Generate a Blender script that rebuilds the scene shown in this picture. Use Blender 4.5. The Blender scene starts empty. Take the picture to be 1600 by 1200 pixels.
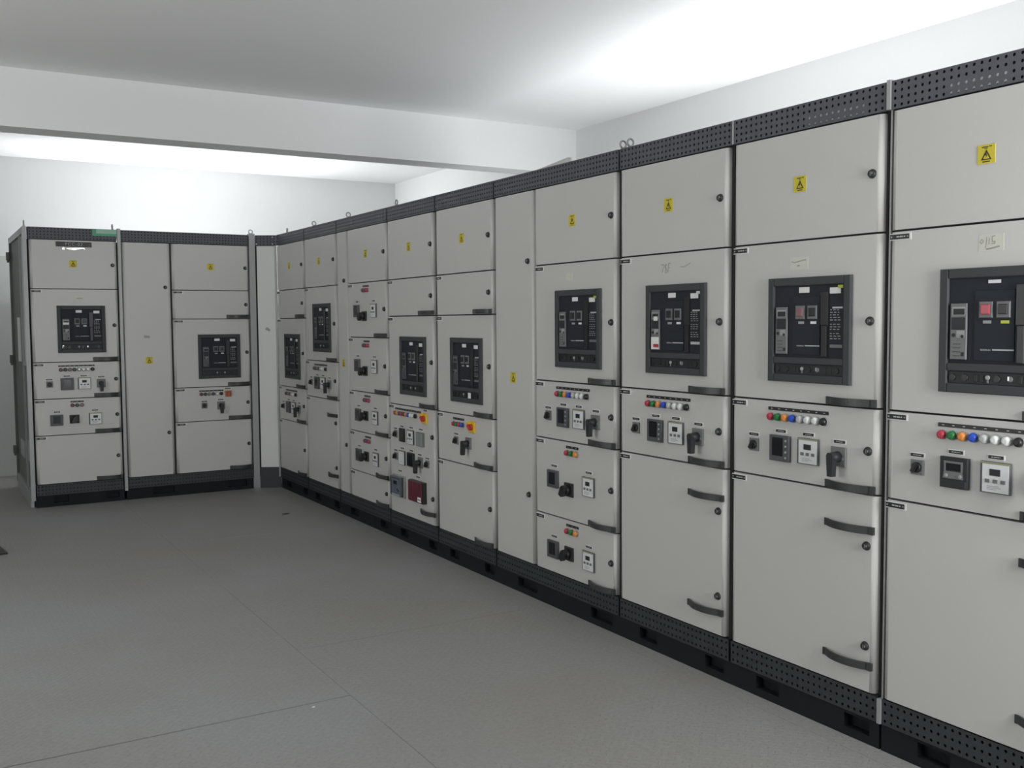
import bpy, math, random
from mathutils import Vector, Matrix
random.seed(7)
SC = bpy.context.scene
COL = SC.collection

# ------------------------------------------------------------------ camera
cd = bpy.data.cameras.new('camera'); cam = bpy.data.objects.new('camera', cd); COL.objects.link(cam)
cd.sensor_fit = 'HORIZONTAL'; cd.sensor_width = 36.0
cd.lens = 1560.26 / 1600 * 36.0
cd.clip_start = 0.05
RX = Vector((0.85821937, -0.51323981, -0.00666378))
UX = Vector((0.03760324, 0.04992028, 0.99804507))
FX = Vector((0.51190381, 0.85679219, -0.06214203))
m = Matrix((RX, UX, -FX)).transposed().to_4x4()
m.translation = Vector((-2.7444, 0.0, 1.4559))
cam.matrix_world = m
SC.camera = cam

# ------------------------------------------------------------------ world, lights, exposure
w = bpy.data.worlds.new('world'); SC.world = w; w.use_nodes = True
w.node_tree.nodes['Background'].inputs[0].default_value = (0.75, 0.85, 1.0, 1)
w.node_tree.nodes['Background'].inputs[1].default_value = 1.0
SC.view_settings.view_transform = 'Standard'; SC.view_settings.look = 'None'
SC.view_settings.gamma = 1.0; SC.view_settings.use_curve_mapping = False
SC.view_settings.exposure = 0.0
SC.cycles.use_denoising = True
SC.cycles.max_bounces = 10; SC.cycles.diffuse_bounces = 6

def area(name, loc, aim, sx, sy, power, col, spread=180):
    l = bpy.data.lights.new(name, 'AREA'); l.shape = 'RECTANGLE'; l.size = sx; l.size_y = sy
    l.energy = power; l.color = col; l.spread = math.radians(spread)
    o = bpy.data.objects.new(name, l); COL.objects.link(o)
    o.location = loc
    o.rotation_euler = Vector(aim).to_track_quat('-Z', 'Y').to_euler()
    return o
# daylight through the right and far windows behind the rows, thrown up by the sunlit ground outside
area('daylight_right_window', (2.04, 3.9, 1.55), (-0.75, 0.0, 1.0), 2.2, 1.1, 90, (0.98, 0.99, 1.0))
area('beam_fill_light', (2.04, 6.2, 1.55), (-0.75, 0.0, 1.0), 1.2, 1.1, 10, (0.98, 0.99, 1.0))  # fill added to lift the wall and ceiling near the beam
area('daylight_far_window', (-0.45, 10.64, 1.55), (0.0, -0.75, 1.0), 2.0, 1.1, 108, (0.98, 0.99, 1.0))
# daylight from the open doorway behind the photographer
area('daylight_doorway', (-0.36, -0.32, 1.65), (0.0, 1.0, 0.35), 0.6, 1.8, 80, (1.0, 0.99, 0.98))
# fill light added for the long row, set at a made-up left-wall window
area('left_fill_light', (-5.5, 4.4, 1.55), (1.0, 0.0, 0.6), 1.8, 1.1, 62, (1.0, 0.985, 0.96))

# ------------------------------------------------------------------ materials
def mat(name, col, rough=0.5, metal=0.0, bump=0.0, bscale=200.0, var=0.03, vscale=3.0, spec=0.5, alpha_glass=False, coat=0.0):
    mt = bpy.data.materials.new(name); mt.use_nodes = True
    nt = mt.node_tree; b = nt.nodes['Principled BSDF']
    b.inputs['Roughness'].default_value = rough; b.inputs['Metallic'].default_value = metal
    b.inputs['Specular IOR Level'].default_value = spec
    if coat: b.inputs['Coat Weight'].default_value = coat
    tc = nt.nodes.new('ShaderNodeTexCoord')
    nz = nt.nodes.new('ShaderNodeTexNoise'); nz.inputs['Scale'].default_value = vscale; nz.inputs['Detail'].default_value = 3
    nt.links.new(tc.outputs['Object'], nz.inputs['Vector'])
    mx = nt.nodes.new('ShaderNodeMix'); mx.data_type = 'RGBA'
    mx.inputs[6].default_value = (*[c * (1 - var) for c in col], 1)
    mx.inputs[7].default_value = (*[min(1, c * (1 + var)) for c in col], 1)
    nt.links.new(nz.outputs['Fac'], mx.inputs[0]); nt.links.new(mx.outputs[2], b.inputs['Base Color'])
    if bump:
        n2 = nt.nodes.new('ShaderNodeTexNoise'); n2.inputs['Scale'].default_value = bscale
        nt.links.new(tc.outputs['Object'], n2.inputs['Vector'])
        bp = nt.nodes.new('ShaderNodeBump'); bp.inputs['Strength'].default_value = bump; bp.inputs['Distance'].default_value = 0.001
        nt.links.new(n2.outputs['Fac'], bp.inputs['Height']); nt.links.new(bp.outputs[0], b.inputs['Normal'])
    return mt
def srgb(r, g, b):
    f = lambda c: (c / 255 / 12.92) if c <= 10.3 else ((c / 255 + 0.055) / 1.055) ** 2.4
    return (f(r), f(g), f(b))

DOOR = mat('grey_powder_coat', (0.565, 0.56, 0.542), 0.40, bump=0.15, bscale=350, var=0.02)
FILL = mat('pale_powder_coat', (0.68, 0.69, 0.68), 0.45, var=0.02)
GRAPH = mat('graphite_steel', (0.082, 0.087, 0.102), 0.5, bump=0.1, var=0.06, vscale=8)
PLINTH = mat('black_plinth_steel', (0.030, 0.036, 0.042), 0.5, var=0.1, vscale=8)
BASE = mat('black_base_steel', (0.008, 0.010, 0.012), 0.7, spec=0.3)
METER = mat('meter_case', (0.078, 0.080, 0.088), 0.45)
ROSE_REFL = mat('dull_rose_button', (0.26, 0.13, 0.14), 0.35)  # red button, its colour paled to carry a reflection
OLIVE = mat('olive_edge', (0.30, 0.31, 0.18), 0.5)
CARC = mat('dark_frame_steel', (0.024, 0.024, 0.023), 0.7, spec=0.3)
POST = mat('galvanised_post', (0.36, 0.37, 0.37), 0.45, metal=0.3, var=0.06, vscale=10)
SIDE = mat('dull_side_steel', (0.13, 0.14, 0.13), 0.6, var=0.1, vscale=6)
HAND = mat('dark_grey_handle', (0.040, 0.042, 0.042), 0.42)
BLACK = mat('black_plastic', (0.012, 0.012, 0.013), 0.4)
DARK = mat('dark_plastic', (0.023, 0.024, 0.026), 0.5, spec=0.35)
BEZEL = mat('bezel_plastic', (0.052, 0.056, 0.060), 0.6, var=0.05, spec=0.3)
FACE = mat('breaker_face', (0.020, 0.024, 0.032), 0.6, spec=0.25)
MGREY = mat('mid_grey_plastic', (0.16, 0.165, 0.165), 0.5)
LGREY = mat('light_grey_plastic', (0.32, 0.33, 0.33), 0.5)
WHITE = mat('white_plastic', (0.72, 0.73, 0.74), 0.4)
PAPER = mat('white_paper', (0.78, 0.78, 0.77), 0.8)
NOTE = mat('yellowed_paper', (0.62, 0.62, 0.55), 0.85)
PENCIL = mat('pencil_line', (0.30, 0.30, 0.28), 0.8)
PRINT = mat('white_print', (0.50, 0.52, 0.53), 0.6)
SILV = mat('bright_metal', (0.60, 0.61, 0.62), 0.28, metal=0.9)
SCREEN = mat('dark_screen', (0.010, 0.010, 0.014), 0.12)
YELL = mat('sign_yellow', (0.62, 0.52, 0.03), 0.5)
SIGNB = mat('sign_black', (0.05, 0.04, 0.01), 0.6)
YSW = mat('switch_yellow', (0.75, 0.46, 0.02), 0.4)
RSW = mat('switch_red', (0.42, 0.04, 0.03), 0.4)
OSW = mat('switch_orange', (0.42, 0.13, 0.05), 0.45)
RED = mat('red_lens', (0.42, 0.04, 0.065), 0.3)
GRN = mat('green_lens', (0.015, 0.17, 0.045), 0.3)
AMB = mat('amber_lens', (0.70, 0.26, 0.06), 0.3)
BLU = mat('blue_lens', (0.02, 0.07, 0.50), 0.3)
CLR = mat('clear_lens', (0.48, 0.50, 0.50), 0.15)
WLN = mat('white_lens', (0.74, 0.75, 0.74), 0.3)
YLN = mat('yellow_lens', (0.55, 0.36, 0.05), 0.3)
PUR = mat('violet_lens', (0.14, 0.07, 0.13), 0.3)
DRED = mat('dull_red_lens', (0.15, 0.07, 0.07), 0.4)
DGRN = mat('dull_green_lens', (0.05, 0.075, 0.06), 0.4)
DAMB = mat('dull_amber_lens', (0.25, 0.17, 0.13), 0.4)
DBLU = mat('dull_blue_lens', (0.07, 0.08, 0.12), 0.4)
RUNIT = mat('maroon_front', (0.115, 0.013, 0.026), 0.4)
GLASSY = mat('smoky_cover', (0.085, 0.095, 0.105), 0.15)
MBLUE = mat('blue_grey_meter', (0.12, 0.13, 0.18), 0.4)
GTAPE = mat('green_tape', (0.05, 0.30, 0.16), 0.35, var=0.3, vscale=12)
PTAPE = mat('pale_green_tape', (0.25, 0.48, 0.36), 0.3)
BOARD = mat('pale_board', (0.62, 0.63, 0.60), 0.7)
YGRN = mat('lime_flag', (0.50, 0.55, 0.03), 0.4)

def wall_mat(name, col, dado=None):
    mt = mat(name, col, 0.85, bump=0.25, bscale=40, var=0.015, vscale=1.2, spec=0.2)
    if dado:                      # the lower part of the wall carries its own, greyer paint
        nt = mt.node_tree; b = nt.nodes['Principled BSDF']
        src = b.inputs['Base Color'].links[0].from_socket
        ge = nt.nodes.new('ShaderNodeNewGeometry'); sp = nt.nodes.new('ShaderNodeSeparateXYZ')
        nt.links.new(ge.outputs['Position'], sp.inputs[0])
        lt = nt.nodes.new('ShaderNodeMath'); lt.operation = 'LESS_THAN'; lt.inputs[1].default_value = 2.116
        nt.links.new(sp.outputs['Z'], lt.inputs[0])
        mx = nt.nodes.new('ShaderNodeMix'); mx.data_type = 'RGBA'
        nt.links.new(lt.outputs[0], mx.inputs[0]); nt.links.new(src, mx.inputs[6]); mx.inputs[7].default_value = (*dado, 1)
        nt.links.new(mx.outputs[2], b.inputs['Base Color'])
    return mt
WALL = wall_mat('white_wall_paint', (0.80, 0.81, 0.81))
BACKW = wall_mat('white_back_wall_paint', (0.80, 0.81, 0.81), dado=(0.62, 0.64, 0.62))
CEIL = wall_mat('white_ceiling_paint', (0.80, 0.81, 0.81))
CONC = mat('concrete', (0.05, 0.05, 0.05), 0.9)

def floor_mat():
    mt = bpy.data.materials.new('chequered_floor_plate'); mt.use_nodes = True
    nt = mt.node_tree; b = nt.nodes['Principled BSDF']; N = nt.nodes.new; L = nt.links.new
    ge = N('ShaderNodeNewGeometry')
    n1 = N('ShaderNodeTexNoise'); n1.inputs['Scale'].default_value = 0.7; n1.inputs['Detail'].default_value = 5
    L(ge.outputs['Position'], n1.inputs['Vector'])
    r1 = N('ShaderNodeValToRGB'); e = r1.color_ramp.elements
    e[0].position = 0.35; e[0].color = (0.270, 0.262, 0.243, 1); e[1].position = 0.68; e[1].color = (0.292, 0.300, 0.300, 1)
    L(n1.outputs['Fac'], r1.inputs[0])
    n2 = N('ShaderNodeTexNoise'); n2.inputs['Scale'].default_value = 55; n2.inputs['Detail'].default_value = 4
    L(ge.outputs['Position'], n2.inputs['Vector'])
    r2 = N('ShaderNodeMapRange'); r2.inputs[1].default_value = 0.3; r2.inputs[2].default_value = 0.7; r2.inputs[3].default_value = 0.93; r2.inputs[4].default_value = 1.06
    L(n2.outputs['Fac'], r2.inputs[0])
    mu = N('ShaderNodeMix'); mu.data_type = 'RGBA'; mu.blend_type = 'MULTIPLY'; mu.inputs[0].default_value = 1
    L(r1.outputs[0], mu.inputs[6]); L(r2.outputs[0], mu.inputs[7])
    # diamond lugs: two crossed wave gratings at +-45 degrees
    mp = N('ShaderNodeMapping'); mp.inputs['Rotation'].default_value = (0, 0, math.radians(45)); mp.inputs['Scale'].default_value = (40, 40, 1)
    L(ge.outputs['Position'], mp.inputs[0])
    ck = N('ShaderNodeTexChecker'); ck.inputs['Scale'].default_value = 1.0; L(mp.outputs[0], ck.inputs[0])
    sx = N('ShaderNodeSeparateXYZ'); L(mp.outputs[0], sx.inputs[0])
    def tri(o):
        f = N('ShaderNodeMath'); f.operation = 'FRACT'; L(o, f.inputs[0])
        s = N('ShaderNodeMath'); s.operation = 'SUBTRACT'; s.inputs[1].default_value = 0.5; L(f.outputs[0], s.inputs[0])
        a = N('ShaderNodeMath'); a.operation = 'ABSOLUTE'; L(s.outputs[0], a.inputs[0]); return a.outputs[0]
    def lug(a, bb):               # long bar: narrow along a, long along bb
        q = N('ShaderNodeMath'); q.operation = 'MULTIPLY'; q.inputs[1].default_value = 4.0; L(a, q.inputs[0])
        mxm = N('ShaderNodeMath'); mxm.operation = 'MAXIMUM'; L(q.outputs[0], mxm.inputs[0])
        q2 = N('ShaderNodeMath'); q2.operation = 'MULTIPLY'; q2.inputs[1].default_value = 1.4; L(bb, q2.inputs[0]); L(q2.outputs[0], mxm.inputs[1])
        rr = N('ShaderNodeMapRange'); rr.inputs[1].default_value = 0.35; rr.inputs[2].default_value = 0.6; rr.inputs[3].default_value = 1; rr.inputs[4].default_value = 0
        L(mxm.outputs[0], rr.inputs[0]); return rr.outputs[0]
    ta, tb = tri(sx.outputs[0]), tri(sx.outputs[1])
    l1, l2 = lug(ta, tb), lug(tb, ta)
    pick = N('ShaderNodeMix'); pick.data_type = 'FLOAT'; L(ck.outputs['Fac'], pick.inputs[0]); L(l1, pick.inputs[2]); L(l2, pick.inputs[3])
    bp = N('ShaderNodeBump'); bp.inputs['Strength'].default_value = 0.55; bp.inputs['Distance'].default_value = 0.002
    L(pick.outputs[0], bp.inputs['Height']); L(bp.outputs[0], b.inputs['Normal'])
    L(mu.outputs[2], b.inputs['Base Color'])
    b.inputs['Roughness'].default_value = 0.5; b.inputs['Specular IOR Level'].default_value = 0.35
    return mt
FLOOR = floor_mat()

# ------------------------------------------------------------------ mesh building
class MB:
    """collects faces; local axes: s to the right along the front, z up, d out of the front (y = -d)"""
    def __init__(self, *mats): self.v = []; self.f = []; self.mi = []; self.sm = []; self.mats = list(mats)
    def _m(self, mt):
        if mt is None: return 0
        if mt not in self.mats: self.mats.append(mt)
        return self.mats.index(mt)
    def add(self, vs, fs, mt=None, smooth=False):
        k = len(self.v); i = self._m(mt); self.v += vs
        for f in fs: self.f.append([k + q for q in f]); self.mi.append(i); self.sm.append(smooth)
    def slab(self, s0, s1, z0, z1, d0, d1, c=0.0, mt=None):
        r = lambda a, dd: [(s0 + a, -dd, z0 + a), (s1 - a, -dd, z0 + a), (s1 - a, -dd, z1 - a), (s0 + a, -dd, z1 - a)]
        rings = [r(0, d0)] + ([r(0, d1 - c), r(c, d1)] if c else [r(0, d1)])
        vs = sum(rings, []); fs = [(3, 2, 1, 0)]
        for k in range(len(rings) - 1):
            for i in range(4):
                j = (i + 1) % 4; fs.append((4 * k + i, 4 * k + j, 4 * k + 4 + j, 4 * k + 4 + i))
        t = 4 * (len(rings) - 1); fs.append((t, t + 1, t + 2, t + 3)); self.add(vs, fs, mt); return self
    def box(self, x0, x1, y0, y1, z0, z1, mt=None): return self.slab(x0, x1, z0, z1, -y1, -y0, 0, mt)
    def lathe(self, s, z, prof, n=14, mt=None, smooth=True):
        vs = []; fs = []
        for d, r in prof:
            for i in range(n):
                a = 2 * math.pi * (i + 0.5) / n; vs.append((s + r * math.cos(a), -d, z + r * math.sin(a)))
        for k in range(len(prof) - 1):
            for i in range(n):
                j = (i + 1) % n; fs.append((k * n + i, k * n + j, k * n + n + j, k * n + n + i))
        self.add(vs, fs, mt, smooth)
        t = (len(prof) - 1) * n
        self.add([], [], mt)
        k0 = len(self.v) - len(vs); i0 = self._m(mt)
        self.f.append([k0 + t + i for i in range(n)]); self.mi.append(i0); self.sm.append(False)
        self.f.append([k0 + i for i in reversed(range(n))]); self.mi.append(i0); self.sm.append(False)
        return self
    def prism(self, poly, z0, z1, mt=None, smooth=()):
        """poly: (s, d) counter-clockwise seen from above in (s, y=-d)"""
        n = len(poly); vs = [(s, -d, z0) for s, d in poly] + [(s, -d, z1) for s, d in poly]
        k0 = len(self.v); self.v += vs; i0 = self._m(mt)
        for i in range(n):
            j = (i + 1) % n; self.f.append([k0 + i, k0 + j, k0 + n + j, k0 + n + i]); self.mi.append(i0); self.sm.append(i in smooth)
        self.f.append([k0 + n + i for i in range(n)]); self.mi.append(i0); self.sm.append(False)
        self.f.append([k0 + i for i in reversed(range(n))]); self.mi.append(i0); self.sm.append(False)
        return self
    def face(self, poly, d0, d1, mt=None):
        """flat plate of outline poly [(s, z)] (counter-clockwise seen from the front), from d0 out to d1"""
        n = len(poly); vs = [(s, -d0, z) for s, z in poly] + [(s, -d1, z) for s, z in poly]
        fs = [tuple(range(n, 2 * n)), tuple(reversed(range(n)))] + [(i, (i + 1) % n, n + (i + 1) % n, n + i) for i in range(n)]
        self.add(vs, fs, mt); return self
    def stroke(self, pts, wd, d0, d1, mt=None):
        for (a, b), (c, e) in zip(pts, pts[1:]):
            L = math.hypot(c - a, e - b) or 1; nx, nz = -(e - b) / L * wd / 2, (c - a) / L * wd / 2
            self.face([(a - nx, b - nz), (c - nx, e - nz), (c + nx, e + nz), (a + nx, b + nz)], d0, d1, mt)
        return self
    def torus(self, cx, cy, cz, R, r, axis='y', n=18, k=8, mt=None):
        vs = []; fs = []
        for i in range(n):
            a = 2 * math.pi * i / n
            for j in range(k):
                b = 2 * math.pi * j / k; q = R + r * math.cos(b); t = r * math.sin(b)
                if axis == 'y': vs.append((cx + q * math.cos(a), cy + t, cz + q * math.sin(a)))
                else: vs.append((cx + t, cy + q * math.cos(a), cz + q * math.sin(a)))
        for i in range(n):
            for j in range(k):
                f = (i * k + j, i * k + (j + 1) % k, ((i + 1) % n) * k + (j + 1) % k, ((i + 1) % n) * k + j)
                fs.append(f if axis == 'y' else f[::-1])
        self.add(vs, fs, mt, True); return self
    def mesh(self, name):
        me = bpy.data.meshes.new(name); me.from_pydata(self.v, [], self.f)
        for mt in self.mats: me.materials.append(mt)
        me.polygons.foreach_set('material_index', self.mi); me.polygons.foreach_set('use_smooth', self.sm)
        me.update(); return me

CACHE = {}
def obj(name, mesh, parent=None, loc=(0, 0, 0), label=None):
    o = bpy.data.objects.new(name, mesh); COL.objects.link(o); o.location = loc
    if parent: o.parent = parent
    if label: o['label'] = label
    return o
def shared(key, fn):
    if key not in CACHE: CACHE[key] = fn().mesh(str(key if isinstance(key, str) else key[0]))
    return CACHE[key]
def thing(name, label, cat, loc, rz=0.0, group=None):
    o = bpy.data.objects.new(name, None); COL.objects.link(o); o.empty_display_size = 0.2
    o.location = loc; o.rotation_euler = (0, 0, rz); o['label'] = label; o['category'] = cat
    if group: o['group'] = group
    return o
def single(name, mb, label, cat, loc=(0, 0, 0), rz=0.0):
    o = obj(name, mb.mesh(name), None, loc, label); o['category'] = cat; o.rotation_euler = (0, 0, rz); return o
def struct(name, mb):
    o = obj(name, mb.mesh(name)); o['kind'] = 'structure'; return o

# ------------------------------------------------------------------ the room
XW, YBK, ZC = 2.10, 10.72, 3.06
XL, YF = -5.6, -0.4
def wall_with_opening(a0, a1, b0, b1, mk):
    """mk(lo, hi, z0, z1) adds one piece; opening from b0..b1, z 0.95..2.05"""
    mk(a0, b0, 0, ZC); mk(b1, a1, 0, ZC); mk(b0, b1, 0, 0.95); mk(b0, b1, 2.05, ZC)
mb = MB(WALL); wall_with_opening(YF, 5.4, 2.7, 5.1, lambda a, b, z0, z1: mb.box(XW, XW + 0.2, a, b, z0, z1)); wall_with_opening(5.4, YBK, 5.55, 6.85, lambda a, b, z0, z1: mb.box(XW, XW + 0.2, a, b, z0, z1)); struct('wall_right', mb)  # second opening is made up for the added beam fill
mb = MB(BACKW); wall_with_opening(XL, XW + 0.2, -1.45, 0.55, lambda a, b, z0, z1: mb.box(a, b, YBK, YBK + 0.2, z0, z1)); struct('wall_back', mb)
mb = MB(WALL); wall_with_opening(YF, YBK + 0.2, 3.4, 5.4, lambda a, b, z0, z1: mb.box(XL - 0.2, XL, a, b, z0, z1)); struct('wall_left', mb)  # opening made up to hold the added left fill
mb = MB(WALL)
for a, b, z0, z1 in ((XL - 0.2, -1.0, 0, ZC), (0.0, XW + 0.2, 0, ZC), (-1.0, 0.0, 2.6, ZC)): mb.box(a, b, YF - 0.2, YF, z0, z1)
struct('wall_front', mb)
struct('ceiling', MB(CEIL).box(XL - 0.2, XW + 0.2, YF - 0.2, YBK + 0.2, ZC, ZC + 0.15))
struct('trim_1', MB(CEIL).box(XL, XW, 7.03, 7.27, 2.695, ZC))['label'] = 'white concrete ceiling beam crossing the room above the far cabinets'
def window(n, loc, rz, wd):
    o = obj('window_%d' % n, MB(WHITE).slab(0, wd, 0, 0.05, -0.03, 0.03).slab(0, wd, 1.05, 1.10, -0.03, 0.03).mesh('window_rails'), None, loc)
    o.rotation_euler = (0, 0, rz); o['kind'] = 'structure'
    for k in range(3):
        x = (wd - 0.05) * k / 2; obj('window_stile', MB(WHITE).slab(x, x + 0.05, 0.05, 1.05, -0.03, 0.03).mesh('stile'), o)
window(1, (XW + 0.1, 5.1, 0.95), -math.pi / 2, 2.4)
window(4, (XW + 0.1, 6.85, 0.95), -math.pi / 2, 1.3)  # made-up unseen window, frames the added beam fill
window(2, (-1.45, YBK + 0.1, 0.95), 0, 2.0)
window(3, (XL - 0.1, 3.4, 0.95), math.pi / 2, 2.0)  # made-up unseen window, frames the added left fill

# floor: slab with chequered plates laid on it, butt joints left open
fl = struct('floor', MB(CONC).box(XL - 0.2, XW + 0.2, YF - 0.2, YBK + 0.2, -0.20, -0.012))
xs = [XL, -5.09, -3.84, -2.59, -1.33, -0.07, 1.19, XW]
offs = [0.4, 1.1, 1.1, 1.1, 2.13, 0.6, 1.7]
for i in range(7):
    ys = [YF]; y = YF + offs[i] if i not in (3,) else 1.10
    while y < YBK - 0.2: ys.append(y); y += 2.52
    ys.append(YBK)
    for a, b in zip(ys, ys[1:]):
        g = 0.0016
        if i == 3 and abs(b - 3.62) < .1: b -= 0.006
        obj('floor_plate', MB(FLOOR).box(xs[i] + 0.0009, xs[i + 1] - 0.0009, a + g, b - g, -0.012, 0.0).mesh('floor_plate'), fl)

# ------------------------------------------------------------------ cabinet pieces
M = 0.04868; ZT = 2.131; ZTOP = 2.226; ZR = 0.093
def lev(n): return ZT - M * n

def perforated(wd, ht, pitch=0.025, r=0.0054, back=0.0025, lip=0.03):
    """folded sheet with real round-ish holes, front at d=0, z from 0 to ht, s from 0 to wd"""
    b = MB(); nx = max(2, int(round((wd - 0.02) / pitch))); nz = max(2, int(round(ht / pitch))); px = wd / nx; pz = ht / nz
    idx = {}
    def vert(i, k):
        if (i, k) not in idx: idx[(i, k)] = len(b.v); b.v.append((i * px, 0, k * pz))
        return idx[(i, k)]
    def F(f): b.f.append(f); b.mi.append(0); b.sm.append(False)
    for i in range(nx):
        for k in range(nz):
            A, B, C, D = vert(i, k), vert(i + 1, k), vert(i + 1, k + 1), vert(i, k + 1)
            cx, cz = (i + 0.5) * px, (k + 0.5) * pz; n0 = len(b.v)
            for q in range(8):
                a = math.radians(22.5 + 45 * q); b.v.append((cx + r * math.cos(a), 0, cz + r * math.sin(a)))
            for q in range(8):
                a = math.radians(22.5 + 45 * q); b.v.append((cx + r * math.cos(a), back, cz + r * math.sin(a)))
            O = [n0 + q for q in range(8)]; P = [n0 + 8 + q for q in range(8)]
            # octagon corners: 0 right-upper,1 top-right,2 top-left,3 left-upper,4 left-lower,5 bottom-left,6 bottom-right,7 right-lower
            F([A, B, O[6], O[5]]); F([B, C, O[0], O[7]]); F([C, D, O[2], O[1]]); F([D, A, O[4], O[3]])
            F([B, O[7], O[6]]); F([C, O[1], O[0]]); F([D, O[3], O[2]]); F([A, O[5], O[4]])
            for q in range(8): F([O[q], O[(q + 1) % 8], P[(q + 1) % 8], P[q]])
    # folded lips all round
    for (p, q) in (((0, 0), (wd, 0)), ((wd, ht), (0, ht)), ((wd, 0), (wd, ht)), ((0, ht), (0, 0))):
        n0 = len(b.v); b.v += [(p[0], 0, p[1]), (q[0], 0, q[1]), (q[0], lip, q[1]), (p[0], lip, p[1])]
        F([n0 + 1, n0, n0 + 3, n0 + 2])
    return b

def rail_mesh(mt, wd, ht):
    b = perforated(wd, ht); b.mats = [mt]; return b

def door_mb(s0, s1, z0, z1):
    r = 0.021; pts = []
    pts += [(s0, -0.022)]
    ns = 4; P = []
    # counter-clockwise seen from above with y=-d: go left back -> left front -> right front -> right back
    P.append((s0, -0.022)); P.append((s0, -r))
    for i in range(1, ns + 1):
        a = math.pi - math.pi / 2 * i / ns; P.append((s0 + r + r * math.cos(a), -r + r * math.sin(a)))
    for i in range(ns):
        a = math.pi / 2 - math.pi / 2 * i / ns; P.append((s1 - r + r * math.cos(a), -r + r * math.sin(a)))
    P.append((s1, -r)); P.append((s1, -0.022))
    n = len(P); sm = set(range(1, 1 + ns)) | set(range(n - 2 - ns, n - 2))
    return MB(DOOR).prism(P, z0, z1, smooth=sm)

def handle_mb(wd=0.206, ht=0.026):
    n = 14; out = []; inn = []
    for i in range(n + 1):
        t = i / n; s = wd * t; d = 0.030 * (1 - abs(2 * t - 1) ** 2.2)
        out.append((s, d + 0.001)); inn.append((s, max(0.0, d - 0.006)))
    b = MB(HAND)
    for i in range(n):
        q = [out[i], out[i + 1], inn[i + 1], inn[i]]
        vs = [(s, -d, 0) for s, d in q] + [(s, -d, ht) for s, d in q]
        b.add(vs, [(0, 1, 5, 4), (2, 3, 7, 6), (4, 5, 6, 7), (3, 2, 1, 0)], None, False)
    b.slab(-0.004, 0.012, 0, ht, 0, 0.005); b.slab(wd - 0.012, wd + 0.004, 0, ht, 0, 0.012)
    return b
def lock_mb(): return MB(DARK).lathe(0, 0, [(0, .0155), (.004, .0155), (.006, .013), (.012, .0115)], 14).slab(-.002, .002, -.007, .007, .012, .0125, 0, MGREY).slab(.005, .009, -.002, .005, .012, .0124, 0, LGREY)  # off-centre light patch is a glint painted on the lock
def plate_mb(wd, ht, lines=1, back=True, mt=BLACK):
    b = MB(mt)
    if back: b.slab(-wd / 2 - .003, wd / 2 + .004, -ht / 2 - .003, ht / 2 + .003, 0, .0012, 0, PAPER)
    b.slab(-wd / 2, wd / 2, -ht / 2, ht / 2, .0012, .0024)
    rnd = random.Random(int(wd * 1e4))
    for k in range(lines):
        z = (k - (lines - 1) / 2) * ht * .38; x = -wd * .3
        while x < wd * .3:
            L = rnd.uniform(.004, .010); b.slab(x, min(x + L, wd * .32), z - ht * .10, z + ht * .10, .0024, .0027, 0, PRINT); x += L + .002
    return b
def nameplate_mb():
    b = MB(BLACK).slab(0, .080, -.011, .011, 0, .0012, 0, PAPER).slab(.001, .073, -.008, .008, .0012, .0026)
    b.lathe(.007, 0, [(.0026, .003), (.0034, .003)], 8, LGREY); b.lathe(.068, 0, [(.0026, .0025), (.0034, .0025)], 8, LGREY)
    for x, L in ((.026, .010), (.038, .012), (.053, .006)): b.slab(x, x + L, -.002, .002, .0026, .003, 0, PRINT)
    return b
def strip_mb(wd, n):
    b = MB(BLACK).slab(0, wd, -.0062, .0062, 0, .002)
    for i in range(n):
        x = wd * (i + .5) / n; b.slab(x - .004, x + .004, -.0012, .0012, .002, .0023, 0, PRINT)
    return b
def lamp_mb(mt):
    return MB(mt).lathe(0, 0, [(0, .0158), (.004, .0158), (.005, .0150)], 16, LGREY).lathe(0, 0, [(.005, .0142), (.013, .0140), (.018, .0115), (.0205, .0065)], 16, mt)
def sign_mb():
    h = .028; b = MB(YELL).slab(-h, h, -h, h, 0, .0015)
    b.face([(-.017, -.017), (.017, -.017), (0, .014)], .0015, .0020, SIGNB)
    b.face([(-.010, -.0135), (.010, -.0135), (0, .005)], .0020, .0023, YELL)
    b.face([(-.0015, .004), (-.004, -.004), (0, -.004), (-.001, -.012), (.004, -.002), (.0008, -.002), (.0025, .004)][::-1], .0023, .0026, SIGNB)
    b.slab(-.015, .006, .0195, .0225, .0015, .0019, 0, SIGNB); b.slab(.009, .017, .0205, .0235, .0015, .0019, 0, SIGNB)
    b.slab(-.006, .004, .0155, .0175, .0015, .0019, 0, SIGNB); b.slab(-.012, .012, -.0235, -.0205, .0015, .0019, 0, SIGNB)
    return b

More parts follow.
